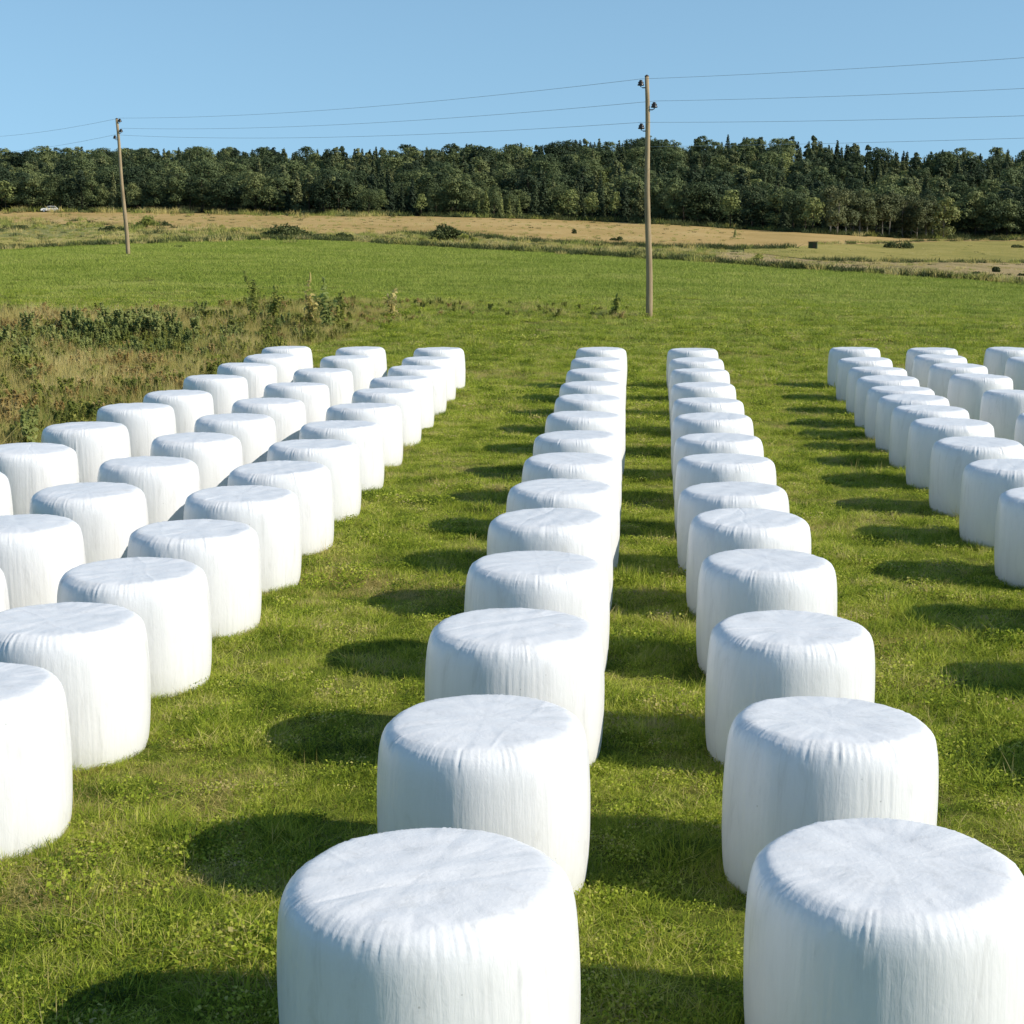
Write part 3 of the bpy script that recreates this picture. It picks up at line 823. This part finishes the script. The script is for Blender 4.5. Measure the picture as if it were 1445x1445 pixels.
bush(404, 337, 56, 20, 'long dark domed bush on the tan field right of the leaning pole', 1, M['bush'], n=1600)
bush(438, 337.5, 28, 7, 'low dark green bush against the right foot of the long bush', 2, M['bush'])
bush(486, 337.5, 34, 9, 'small flat dark bush between the long bush and the tall one', 3, M['bush'])
bush(628, 342.5, 46, 23, 'tallest dark rounded bush at the middle of the tan field edge', 4, M['bush'], n=1600)
bush(655, 343.5, 38, 12, 'grey green bush on the right foot of the tallest dark bush', 5, M['weed'])
bush(594, 342.5, 34, 9, 'low grey green bush on the left foot of the tallest dark bush', 6, M['weed'])
bush(550, 339, 26, 4, 'thin low line of dark scrub left of the tallest bush', 7, M['bush'], n=400)
bush(342, 328, 30, 9, 'olive scrub bush left of and beyond the long dark bush', 8, M['weed'])
bush(309, 323, 14, 6, 'tiny olive scrub bush left of the larger olive one', 9, M['weed'], n=400)
bush(208, 322, 26, 17, 'ragged olive bush just right of the leaning pole', 10, M['weed'])
bush(230, 320, 17, 8, 'small dark bush beside the ragged olive one', 11, M['bush'], n=500)
bush(110, 322, 60, 9, 'long low olive scrub left of the leaning pole', 12, M['weed'])
bush(160, 327, 34, 9, 'dark low scrub at the back of the leaning pole', 13, M['bush'])
bush(20, 325, 50, 8, 'dark low scrub at the far left of the dry meadow', 14, M['bush'])
bush(810, 331, 8, 8, 'tiny round dark bush alone on the tan field', 15, M['bush'], n=300)
bush(872, 341, 16, 7, 'small dark lopsided bush left of the upright pole', 16, M['bush'], n=400)
bush(1269, 352, 30, 14, 'dark green bush in front of the slender grove', 17, M['bush'])
bush(1432, 351, 18, 7, 'low bush on the hay meadow near its right end', 18, M['bush'], n=400)
bush(1408, 387, 14, 10, 'dark bush on the pinkish strip, middle of three', 19, M['bush'], n=500)
bush(1377, 389, 15, 6, 'flat dark bush on the pinkish strip, left of three', 20, M['bush'], n=400)
bush(1438, 392, 18, 7, 'dark bush on the pinkish strip, right of three', 21, M['bush'], n=400)
bush(1072, 368, 18, 9, 'small brown green bush at the green field edge below the sapling', 22, M['weed'], n=400)
bush(1180, 373, 44, 4, 'thin line of dark scrub below the hut', 23, M['bush'], n=500)
for i, (px, w, h, t) in enumerate(((30, 26, 9, 'at the far left'), (105, 26, 7, 'right of the white car'), (131, 14, 8, 'second right of the white car'), (156, 26, 6, 'just left of the leaning pole'), (186, 24, 6, 'just right of the leaning pole'), (210, 18, 8, 'second right of the leaning pole'), (258, 30, 8, 'third right of the leaning pole'), (330, 40, 6, 'widest and farthest right'), (490, 30, 9, 'above the small flat bush'), (556, 9, 7, 'smallest and roundest'))):
    bush(px, BASE(px) + 1.5, w, h, 'pale low shrub along the forest edge, ' + t, 40 + i, M['pale_leaf'], 'shrub', 400, 'shrub', 'pale shrubs along the forest edge')


def broadleaf(seed, h=11.0, w=7.0, mat='broad', n=2800, leaf=.32, trunk='bark', base=.12):
    r = np.random.default_rng(seed); lobes = []
    for _ in range(int(12 + w)):
        t = r.uniform(base + .1, .92); env = math.sin(math.pi * min(1, (t - base) / (1 - base) * .88 + .1)) ** .7
        a = r.uniform(0, 6.28); d = w * .5 * env * r.uniform(.25, .72); s = w * r.uniform(.19, .29) * (.55 + .5 * env)
        lobes.append(((d * math.cos(a), d * math.sin(a), h * t), (s, s, s * r.uniform(.7, 1.0))))
    lobes.append(((0, 0, h * .93), (w * .13, w * .13, h * .07)))
    P, Nn = lobes_points(r, lobes, n)
    crown = leaves_mesh(r, P, Nn, leaf, M[mat], 'crown', 1.25, .28)
    b = Build(); lean = r.normal(0, .03, 2)
    b.tube([(lean[0] * z, lean[1] * z, z) for z in (-.3, h * .2, h * .5, h * .85)], [.02 * h, .016 * h, .011 * h, .003 * h], 8)
    for c, s in lobes[::3]:
        z0 = c[2] * .6; b.tube([(lean[0] * z0, lean[1] * z0, z0), (c[0] * .5, c[1] * .5, c[2] * .85), c], [.007 * h, .005 * h, .002 * h], 5)
    return crown, b.mesh('trunk', M[trunk], True)


def conifer(seed, h=13.0, w=4.6, n=1700, leaf=.40, base=.06, sharp=.95, mat='conif'):
    r = np.random.default_rng(seed); P, Nn = [], []
    t = base + (1 - base) * (1 - np.sqrt(r.random(n)))      # more needles low down
    a = r.uniform(0, 6.28, n); layer = np.floor(t * 17) / 17
    reach = w * .5 * (1 - t) ** sharp * (.72 + .28 * np.sin(5 * a + layer * 40)) + .12
    rad = reach * np.sqrt(r.uniform(.25, 1.05, n))
    z = h * (t - .035 * rad / (w * .5)) + r.normal(0, .08, n)
    P = np.stack([rad * np.cos(a), rad * np.sin(a), z], -1)
    Nn = np.stack([np.cos(a) * .7, np.sin(a) * .7, np.full(n, .75)], -1)
    crown = leaves_mesh(r, P, Nn, leaf, M[mat], 'crown', 1.7, .4)
    b = Build().tube([(0, 0, -.3), (0, 0, h * .5), (0, 0, h * .99)], [.014 * h, .009 * h, .002 * h], 8)
    return crown, b.mesh('trunk', M['bark'], True)


def pine(seed, h=14.0, w=4.6):
    r = np.random.default_rng(seed); lobes = []
    for _ in range(11):
        t = r.uniform(.45, .94); a = r.uniform(0, 6.28); d = w * .5 * (1.15 - t) * 1.3 * r.uniform(.2, .8); s = w * r.uniform(.17, .26)
        lobes.append(((d * math.cos(a), d * math.sin(a), h * t), (s, s, s * .8)))
    lobes.append(((0, 0, h * .95), (w * .12, w * .12, h * .06)))
    P, Nn = lobes_points(r, lobes, 1100)
    b = Build().tube([(0, 0, -.3), (.1, 0, h * .4), (0, .1, h * .9)], [.013 * h, .010 * h, .004 * h], 8)
    for c, s in lobes: b.tube([(0, 0, c[2] * .92), c], [.05, .02], 5)
    return leaves_mesh(r, P, Nn, .42, M['conif'], 'crown', 1.5, .4), b.mesh('trunk', M['bark'], True)


KIND = {
    'broad': [broadleaf(s, 11, ww) for s, ww in ((1, 7), (2, 8), (3, 6), (4, 7.5), (5, 9))],
    'spruce': [conifer(s, 14, ww) for s, ww in ((1, 5.6), (2, 5.0), (3, 6.2), (4, 5.4))],
    'pine': [pine(s, 14, ww) for s, ww in ((1, 5), (2, 4.4), (3, 5.6))],
    'lime': [broadleaf(21, 9, 8, 'lime', 1400, .4), broadleaf(22, 8, 5, 'lime', 900, .36)],
    'youngspruce': [conifer(31, 8, 3.0, 600, .34, .04, .9, 'lime'), conifer(32, 7, 2.6, 500, .34, .04, .9, 'pale_leaf')],
    'grove': [broadleaf(s, 10, 6.0, 'birch', 2600, .30, 'greybark', .13) for s in (41, 42, 43, 44)],
    'groveend': [broadleaf(51, 9, 6.5, 'pale_leaf', 1400, .38, 'greybark', .04)],
}


def single(me_c, me_t):
    """crown and trunk of one tree as one mesh, for the far mass of the wood"""
    import bmesh
    me = me_c.copy(); me.materials.append(me_t.materials[0])
    bm = bmesh.new(); bm.from_mesh(me); n0 = len(bm.faces); bm.from_mesh(me_t)
    bm.faces.ensure_lookup_table()
    for f in bm.faces[n0:]: f.material_index = 1
    bm.to_mesh(me); bm.free(); return me


far_src = [single(*KIND['spruce'][i]) for i in range(4)] + [single(*KIND['pine'][i]) for i in range(3)] + [single(*KIND['broad'][i]) for i in range(5)] + [single(*KIND['lime'][i]) for i in range(2)]
FOREST = source_collection('forest_source', far_src)
EDGEXY = np.array([hit(px, BASE(px) - .5)[0][:2] for px in np.linspace(-330, 1720, 120)])
eu = EDGEXY[:, 0] / EDGEXY[:, 1]; ed = EDGEXY[:, 1]
X, Y = [], []
for _ in range(5200):
    u = rg.uniform(-.52, .36); dy = 5 + 215 * rg.random() ** 1.15; y = np.interp(u, eu, ed) + dy
    X.append(u * y); Y.append(y)
X, Y = np.array(X), np.array(Y)
keep = []; cell = {}
for i in range(len(X)):         # keep crowns apart
    c = (int(X[i] // 4.5), int(Y[i] // 4.5))
    if all((X[i] - X[j]) ** 2 + (Y[i] - Y[j]) ** 2 > 4.3 ** 2 for dx in (-1, 0, 1) for dy in (-1, 0, 1) for j in cell.get((c[0] + dx, c[1] + dy), ())):
        keep.append(i); cell.setdefault(c, []).append(i)
X, Y = X[keep], Y[keep]; U = X / Y
back = Y - np.interp(U, eu, ed)
f = fbm(X, Y, .02, 4)
pc = np.clip(.56 + .3 * f + .0015 * back - np.where(U < -.22, .28, 0), .08, .92)
r = rg.random(len(X))
IX = np.where(r < pc * .72, rg.integers(0, 4, len(X)), np.where(r < pc, rg.integers(4, 7, len(X)), rg.integers(7, 12, len(X))))
IX = np.where(rg.random(len(X)) < .035, rg.integers(12, 14, len(X)), IX)
SC = rg.uniform(.66, 1.18, len(X)) * np.clip(.80 + back / 160, .75, 1.0) * np.where(IX >= 12, 1.0, np.where(IX >= 7, 1.04, np.where(IX >= 4, .78, .80)))
scatter('forest', np.stack([X, Y, ground(X, Y) - .2], -1), np.stack([SC * 1.25, SC * 1.25, SC], -1), rg.uniform(0, 6.28, len(X)), IX, FOREST, 'dense dark mixed forest covering the rise behind the fields', 'forest')

LANDMARKS = [(-100, 'the photo left edge'), (70, 'the white car'), (172, 'the leaning pole'), (404, 'the long dark bush'), (628, 'the tallest dark bush'), (810, 'the tiny round bush'), (915, 'the upright pole'), (1037, 'the lone sapling'), (1147, 'the dark hut'), (1352, 'the slender grove')]
COUNT = {}
WORDS = {'broad': 'dark green broadleaf tree', 'spruce': 'dark pointed spruce', 'pine': 'dark flat-topped pine', 'lime': 'light green broadleaf tree', 'youngspruce': 'small pale pointed conifer'}
NAMES = {'broad': 'broadleaf_tree', 'spruce': 'spruce_tree', 'pine': 'pine_tree', 'lime': 'broadleaf_tree', 'youngspruce': 'young_conifer', 'grove': 'slender_tree', 'groveend': 'broadleaf_tree'}


def plant_tree(kind, var, px, py, hpx, label, group, wide=1.0):
    q, d = hit(px, py)
    crown, trunk = KIND[kind][var % len(KIND[kind])]
    root = bpy.data.objects.new(NAMES[kind], None); COL.objects.link(root)
    root.location = (q[0], q[1], q[2] - .1)
    hh = max(v.co.z for v in crown.vertices) if not hasattr(plant_tree, 'c') or crown.name not in plant_tree.c else plant_tree.c[crown.name]
    plant_tree.c = getattr(plant_tree, 'c', {}); plant_tree.c[crown.name] = hh
    s = hpx * d / FOC / hh
    root.scale = (s * wide, s * wide, s); root.rotation_euler = (0, 0, random.uniform(0, 6.28))
    tag(root, label, 'tree', group)
    obj('crown', crown, root); obj('trunk', trunk, root)
    return root


def edge_tree(kind, var, px, hpx, wide=1.0, dy=1.0):
    k = max(i for i, (lx, _) in enumerate(LANDMARKS) if lx <= px)
    COUNT[k] = COUNT.get(k, 0) + 1
    lab = '%s, %s forest-edge tree right of %s' % (WORDS[kind], ORD[COUNT[k]], LANDMARKS[k][1])
    if k == 0: lab = '%s, %s forest-edge tree left of the white car, counting rightwards' % (WORDS[kind], ORD[COUNT[k]])
    plant_tree(kind, var, px, BASE(px) - dy, hpx, lab, 'trees along the forest edge', wide)


edges = []
px = -40.0
while px < 1170:
    near_young = 660 < px < 730
    kind = 'broad' if rg.random() < (.72 if px < 420 else .5) else ('spruce' if rg.random() < .7 else 'pine')
    hpx = rg.uniform(38, 62) if px < 700 else rg.uniform(42, 68)
    edges.append((px, kind, int(rg.integers(0, 9)), hpx, rg.uniform(.9, 1.2)))
    px += rg.uniform(11, 20)
special = [(676, 'youngspruce', 0, 34, 1.0), (686, 'youngspruce', 1, 40, 1.0), (707, 'youngspruce', 0, 36, 1.0), (718, 'youngspruce', 1, 30, 1.0), (732, 'youngspruce', 0, 36, .9), (802, 'lime', 0, 46, 1.15), (836, 'lime', 1, 42, .9), (594, 'lime', 1, 33, 1.1), (520, 'broad', 4, 40, 1.2), (1031, 'lime', 1, 56, 1.0), (868, 'lime', 1, 44, .8), (1146, 'lime', 1, 52, 1.1), (8, 'lime', 1, 44, 1.2), (1062, 'broad', 2, 62, 1.2)]
edges = [e for e in edges if all(abs(e[0] - s[0]) > 7 for s in special)] + special
for px in (1362, 1376, 1392, 1403, 1420, 1434, 1450, 1464):
    edges.append((px, 'broad', int(px) % 5, rg.uniform(48, 72), 1.1))
for e in sorted(edges):
    edge_tree(e[1], e[2], e[0], e[3], e[4], 1.0 if e not in special else .2)
gx = list(np.linspace(1172, 1316, 15))
for i, px in enumerate(gx):
    plant_tree('grove', i * 3 + (i // 2), px + rg.uniform(-2.5, 2.5), BASE(px) - rg.uniform(-.4, .8), 66 - 7 * abs(i - 5) / 9 * (i > 5) + rg.uniform(-5, 4), 'slender tree with grey trunk, ' + ORD[i + 1] + ' from the left in the low even grove', 'slender trees of the grove', 1.0)
plant_tree('groveend', 0, 1331, BASE(1331) + .3, 60, 'rounded yellow green tree closing the right end of the slender grove', 'slender trees of the grove', 1.1)
plant_tree('lime', 1, 1037, 340, 17, 'lone dark sapling on a thin stem at the edge of the tan field', 'saplings on the fields', .55)
plant_tree('youngspruce', 1, 424, 308, 15, 'tiny sapling at the forest edge above the long dark bush', 'saplings on the fields', .9)


# ------------------------------------------------------------------ poles and wires
def insulator(parent, base, out, s=1.0):
    """bell insulator on an iron hook screwed into the pole"""
    b = Build().tube([base, (base[0] + out * .6, base[1], base[2]), (base[0] + out, base[1], base[2] + .04), (base[0] + out, base[1], base[2] + .16)], .018 * s, 8)
    br = obj('bracket', b.mesh('bracket', M['iron'], True), parent)
    b = Build().lathe([(r * s, z) for r, z in ((.05, .08), (.105, .09), (.11, .13), (.08, .17), (.09, .20), (.09, .235), (.055, .26), (.05, .28), (.06, .30), (.03, .32))], 14, (base[0] + out, base[1], base[2]))
    return obj('insulator', b.mesh('insulator', M['insul'], True), parent), Vector((base[0] + out, base[1], base[2] + .28 * s))


def make_pole(px, py, ty, tx, rad, fit, label):
    q, d = hit(px, py)
    root = bpy.data.objects.new('utility_pole', None); COL.objects.link(root); root.location = q
    tag(root, label, 'utility pole', 'wooden utility poles')
    # top of pole in its own vertical plane
    tp = at(tx, ty, d) - q
    H, lx, ly = tp[2], tp[0] / tp[2], 0.0
    for _ in range(6):      # lean measured at the real top of the upright post
        gx_, gy_ = img(np.array([q + np.array([lx * H, 0, H])]))
        H += (gy_[0] - ty - 2) * d / FOC; lx += (tx - gx_[0]) * d / FOC / H
    zz = np.linspace(-.4, H, 12)
    wob = lambda z: .03 * math.sin(z * .9)
    b = Build().tube([(lx * z + wob(z), ly * z, z) for z in zz], [rad * (1 - .42 * max(z, 0) / H) for z in zz], 18)
    obj('post', b.mesh('post', M['pole'], True), root)
    b = Build().lathe([(rad * .62, 0), (rad * .64, .02), (rad * .3, .06), (.01, .08)], 14, (lx * H + wob(H), 0, H + .002))
    obj('cap', b.mesh('cap', M['iron'], True), root)
    ends = []
    for fy, side, ext in fit:
        z = (at(tx, fy, d) - q)[2] - .36
        _, e = insulator(root, (lx * z + wob(z) + side * rad * .5, 0, z), side * ext, 1.3)
        ends.append(Vector(q) + e)
    return root, ends, d


p1, e1, d1 = make_pole(916, 448, 106, 912.5, .150, [(117, -1, .20), (147, 1, .20), (176, -1, .20)], 'upright weathered wooden pole with three dark insulators behind the bale rows')
p2, e2, d2 = make_pole(181, 360.5, 166, 164.5, .165, [(169, 1, .12), (183, 1, .14), (192, -1, .2)], 'leaning grey wooden pole farther away on the left of the green field')
print('pole depths', d1, d2, 'ends', [tuple(round(c, 2) for c in e) for e in e1 + e2])


def wire(a, b, sag, label, rad=.0065):
    a, b = Vector(a), Vector(b)
    B = Build(); pts = []
    for t in np.linspace(0, 1, 40):
        p = a.lerp(b, t); p.z -= sag * 4 * t * (1 - t); pts.append(p)
    B.tube(pts, rad, 6)
    tag(obj('power_line', B.mesh('power_line', M['wire'], True)), label, 'power line', 'power lines on the wooden poles')


# next poles of the line stand outside the picture
dirv = Vector((e1[0].x - e2[0].x, e1[0].y - e2[0].y, 0))
for i, (nm, zr, zl) in enumerate((('top', 9.9, 14.6), ('middle', 8.9, 13.6), ('lowest', 8.0, 12.9))):
    r_end = Vector((e1[i].x + dirv.x, e1[i].y + dirv.y, zr)); l_end = Vector((e2[i].x - dirv.x, e2[i].y - dirv.y, zl))
    wire(e1[i], r_end, .55, nm + ' wire of the three running right from the upright pole')
    wire(e2[i], e1[i], .42, nm + ' wire of the three between the two poles', .008)
    if i != 1: wire(e2[i], l_end, .7, nm + ' wire running left from the leaning pole', .009)
a = Vector(at(918, 207, d1)); wire((a.x, a.y, a.z), (a.x + dirv.x, a.y + dirv.y, a.z - .95), .30, 'faint lowest wire just above the treetops right of the upright pole', .006)


# ------------------------------------------------------------------ car and hut
def make_car():
    q, d = hit(70, 300)
    root = bpy.data.objects.new('parked_car', None); COL.objects.link(root); root.location = (q[0], q[1], q[2] + .1)
    root.rotation_euler = (0, 0, R_(200)); root.scale = (1.15, 1.15, 1.2)
    tag(root, 'small white car parked far off at the forest edge on the left', 'car')
    b = Build().prism([(-2.1, .35), (2.1, .35), (2.15, .62), (1.95, .86), (1.0, .95), (-2.0, .98), (-2.15, .7)], -.85, .85)
    obj('body', b.mesh('body', M['carwhite'], False, .05), root)
    b = Build().prism([(-1.95, .97), (.95, .94), (.35, 1.40), (-.2, 1.47), (-1.4, 1.45)], -.74, .74)
    obj('cabin', b.mesh('cabin', M['carwhite'], False, .05), root)
    for s in (-1, 1):
        b = Build().prism([(-1.7, 1.0), (.75, 1.0), (.28, 1.36), (-1.35, 1.38)], s * .735, s * .765)
        obj('side_window', b.mesh('side_window', M['glass']), root)
    b = Build(); b.v = [Vector(p) for p in ((.99, -.62, .98), (.99, .62, .98), (.43, .55, 1.39), (.43, -.55, 1.39))]; b.f = [(0, 1, 2, 3)]
    b.v += [v + Vector((.03, 0, .02)) for v in b.v]; b.f = [(3, 2, 1, 0), (4, 5, 6, 7), (0, 1, 5, 4), (1, 2, 6, 5), (2, 3, 7, 6), (3, 0, 4, 7)]
    obj('windscreen', b.mesh('windscreen', M['glass']), root)
    for x in (-1.3, 1.35):
        for s in (-1, 1):
            b = Build().lathe([(.2, -.1), (.31, -.1), (.33, -.06), (.33, .06), (.31, .1), (.2, .1)], 20, (x, s * .80, .33), 'y')
            w = obj('wheel', b.mesh('wheel', M['rubber'], True), root)
            b = Build().lathe([(.05, -.115), (.19, -.105), (.19, .105), (.05, .115)], 14, (x, s * .80, .33), 'y')
            obj('rim', b.mesh('rim', M['wire']), w)


make_car()


def make_hut():
    q, d = hit(1147, 352.5); s = 13 * d / FOC
    root = bpy.data.objects.new('field_hut', None); COL.objects.link(root); root.location = q; root.rotation_euler = (0, 0, R_(-12))
    tag(root, 'small dark green boxy hut standing on the hay meadow edge', 'hut')
    b = Build().box((-.46 * s, -.4 * s, -.1), (.46 * s, .4 * s, .82 * s)); obj('wall', b.mesh('wall', M['hut'], False, .02), root)
    b = Build().prism([(-.54 * s, .822 * s), (.54 * s, .842 * s), (.54 * s, .902 * s), (-.54 * s, .882 * s)], -.48 * s, .48 * s); obj('roof', b.mesh('roof', M['iron']), root)
    b = Build().box((.02 * s, -.415 * s, .02), (.30 * s, -.402 * s, .68 * s)); obj('door', b.mesh('door', M['bark']), root)


make_hut()

# ------------------------------------------------------------------ light
SUN_EL = 33.8
az = (math.cos(R_(-12.5)), math.sin(R_(-12.5)))
sv = Vector((az[0] * math.cos(R_(SUN_EL)), az[1] * math.cos(R_(SUN_EL)), math.sin(R_(SUN_EL))))
sd = bpy.data.lights.new('sun', 'SUN'); sd.energy = 4.2; sd.angle = R_(.53); sd.color = (1.0, .93, .82)
so = bpy.data.objects.new('sun', sd); COL.objects.link(so)
so.rotation_euler = sv.to_track_quat('Z', 'Y').to_euler(); so.location = (30, -10, 40)

w = bpy.data.worlds.new('World'); scene.world = w; w.use_nodes = True
nt = w.node_tree; nt.nodes.clear()
sky = nt.nodes.new('ShaderNodeTexSky'); sky.sky_type = 'NISHITA'; sky.sun_disc = False
sky.sun_elevation = R_(SUN_EL); sky.sun_rotation = math.atan2(az[0], az[1])
sky.altitude = 200; sky.air_density = 1.0; sky.dust_density = .2; sky.ozone_density = 2.4
bg = nt.nodes.new('ShaderNodeBackground'); bg.inputs[1].default_value = .14
wo = nt.nodes.new('ShaderNodeOutputWorld')
tcw = nt.nodes.new('ShaderNodeTexCoord'); sp_ = nt.nodes.new('ShaderNodeSeparateXYZ'); cb = nt.nodes.new('ShaderNodeCombineXYZ')
nt.links.new(tcw.outputs['Generated'], sp_.inputs[0])
nt.links.new(sp_.outputs[0], cb.inputs[0]); nt.links.new(sp_.outputs[1], cb.inputs[1])
zz_ = mathn(nt, 'MAXIMUM', sp_.outputs[2], 0.0)
nt.links.new(mathn(nt, 'ADD', mathn(nt, 'ADD', mathn(nt, 'MULTIPLY', zz_, .40), .195), mathn(nt, 'MULTIPLY', mathn(nt, 'POWER', zz_, 2.0), 1.3)), cb.inputs[2])     # thin clear air: deep colour close to the horizon
nrm = nt.nodes.new('ShaderNodeVectorMath'); nrm.operation = 'NORMALIZE'; nt.links.new(cb.outputs[0], nrm.inputs[0])
nt.links.new(nrm.outputs[0], sky.inputs[0])
nt.links.new(mix(nt, sky.outputs[0], (.945, 1.045, .955), 1.0, 'MULTIPLY'), bg.inputs[0]); nt.links.new(bg.outputs[0], wo.inputs[0])

vs = scene.view_settings
vs.view_transform = 'Standard'; vs.look = 'None'; vs.exposure = 0.32; vs.gamma = 1.0; vs.use_curve_mapping = False
scene.render.engine = 'CYCLES'
c = scene.cycles
c.max_bounces = 6; c.diffuse_bounces = 3; c.glossy_bounces = 2; c.transmission_bounces = 3; c.transparent_max_bounces = 4
c.use_adaptive_sampling = True; c.adaptive_threshold = .012
try:
    c.use_denoising = True; c.denoiser = 'OPENIMAGEDENOISE'
except Exception: pass
scene.render.film_transparent = False
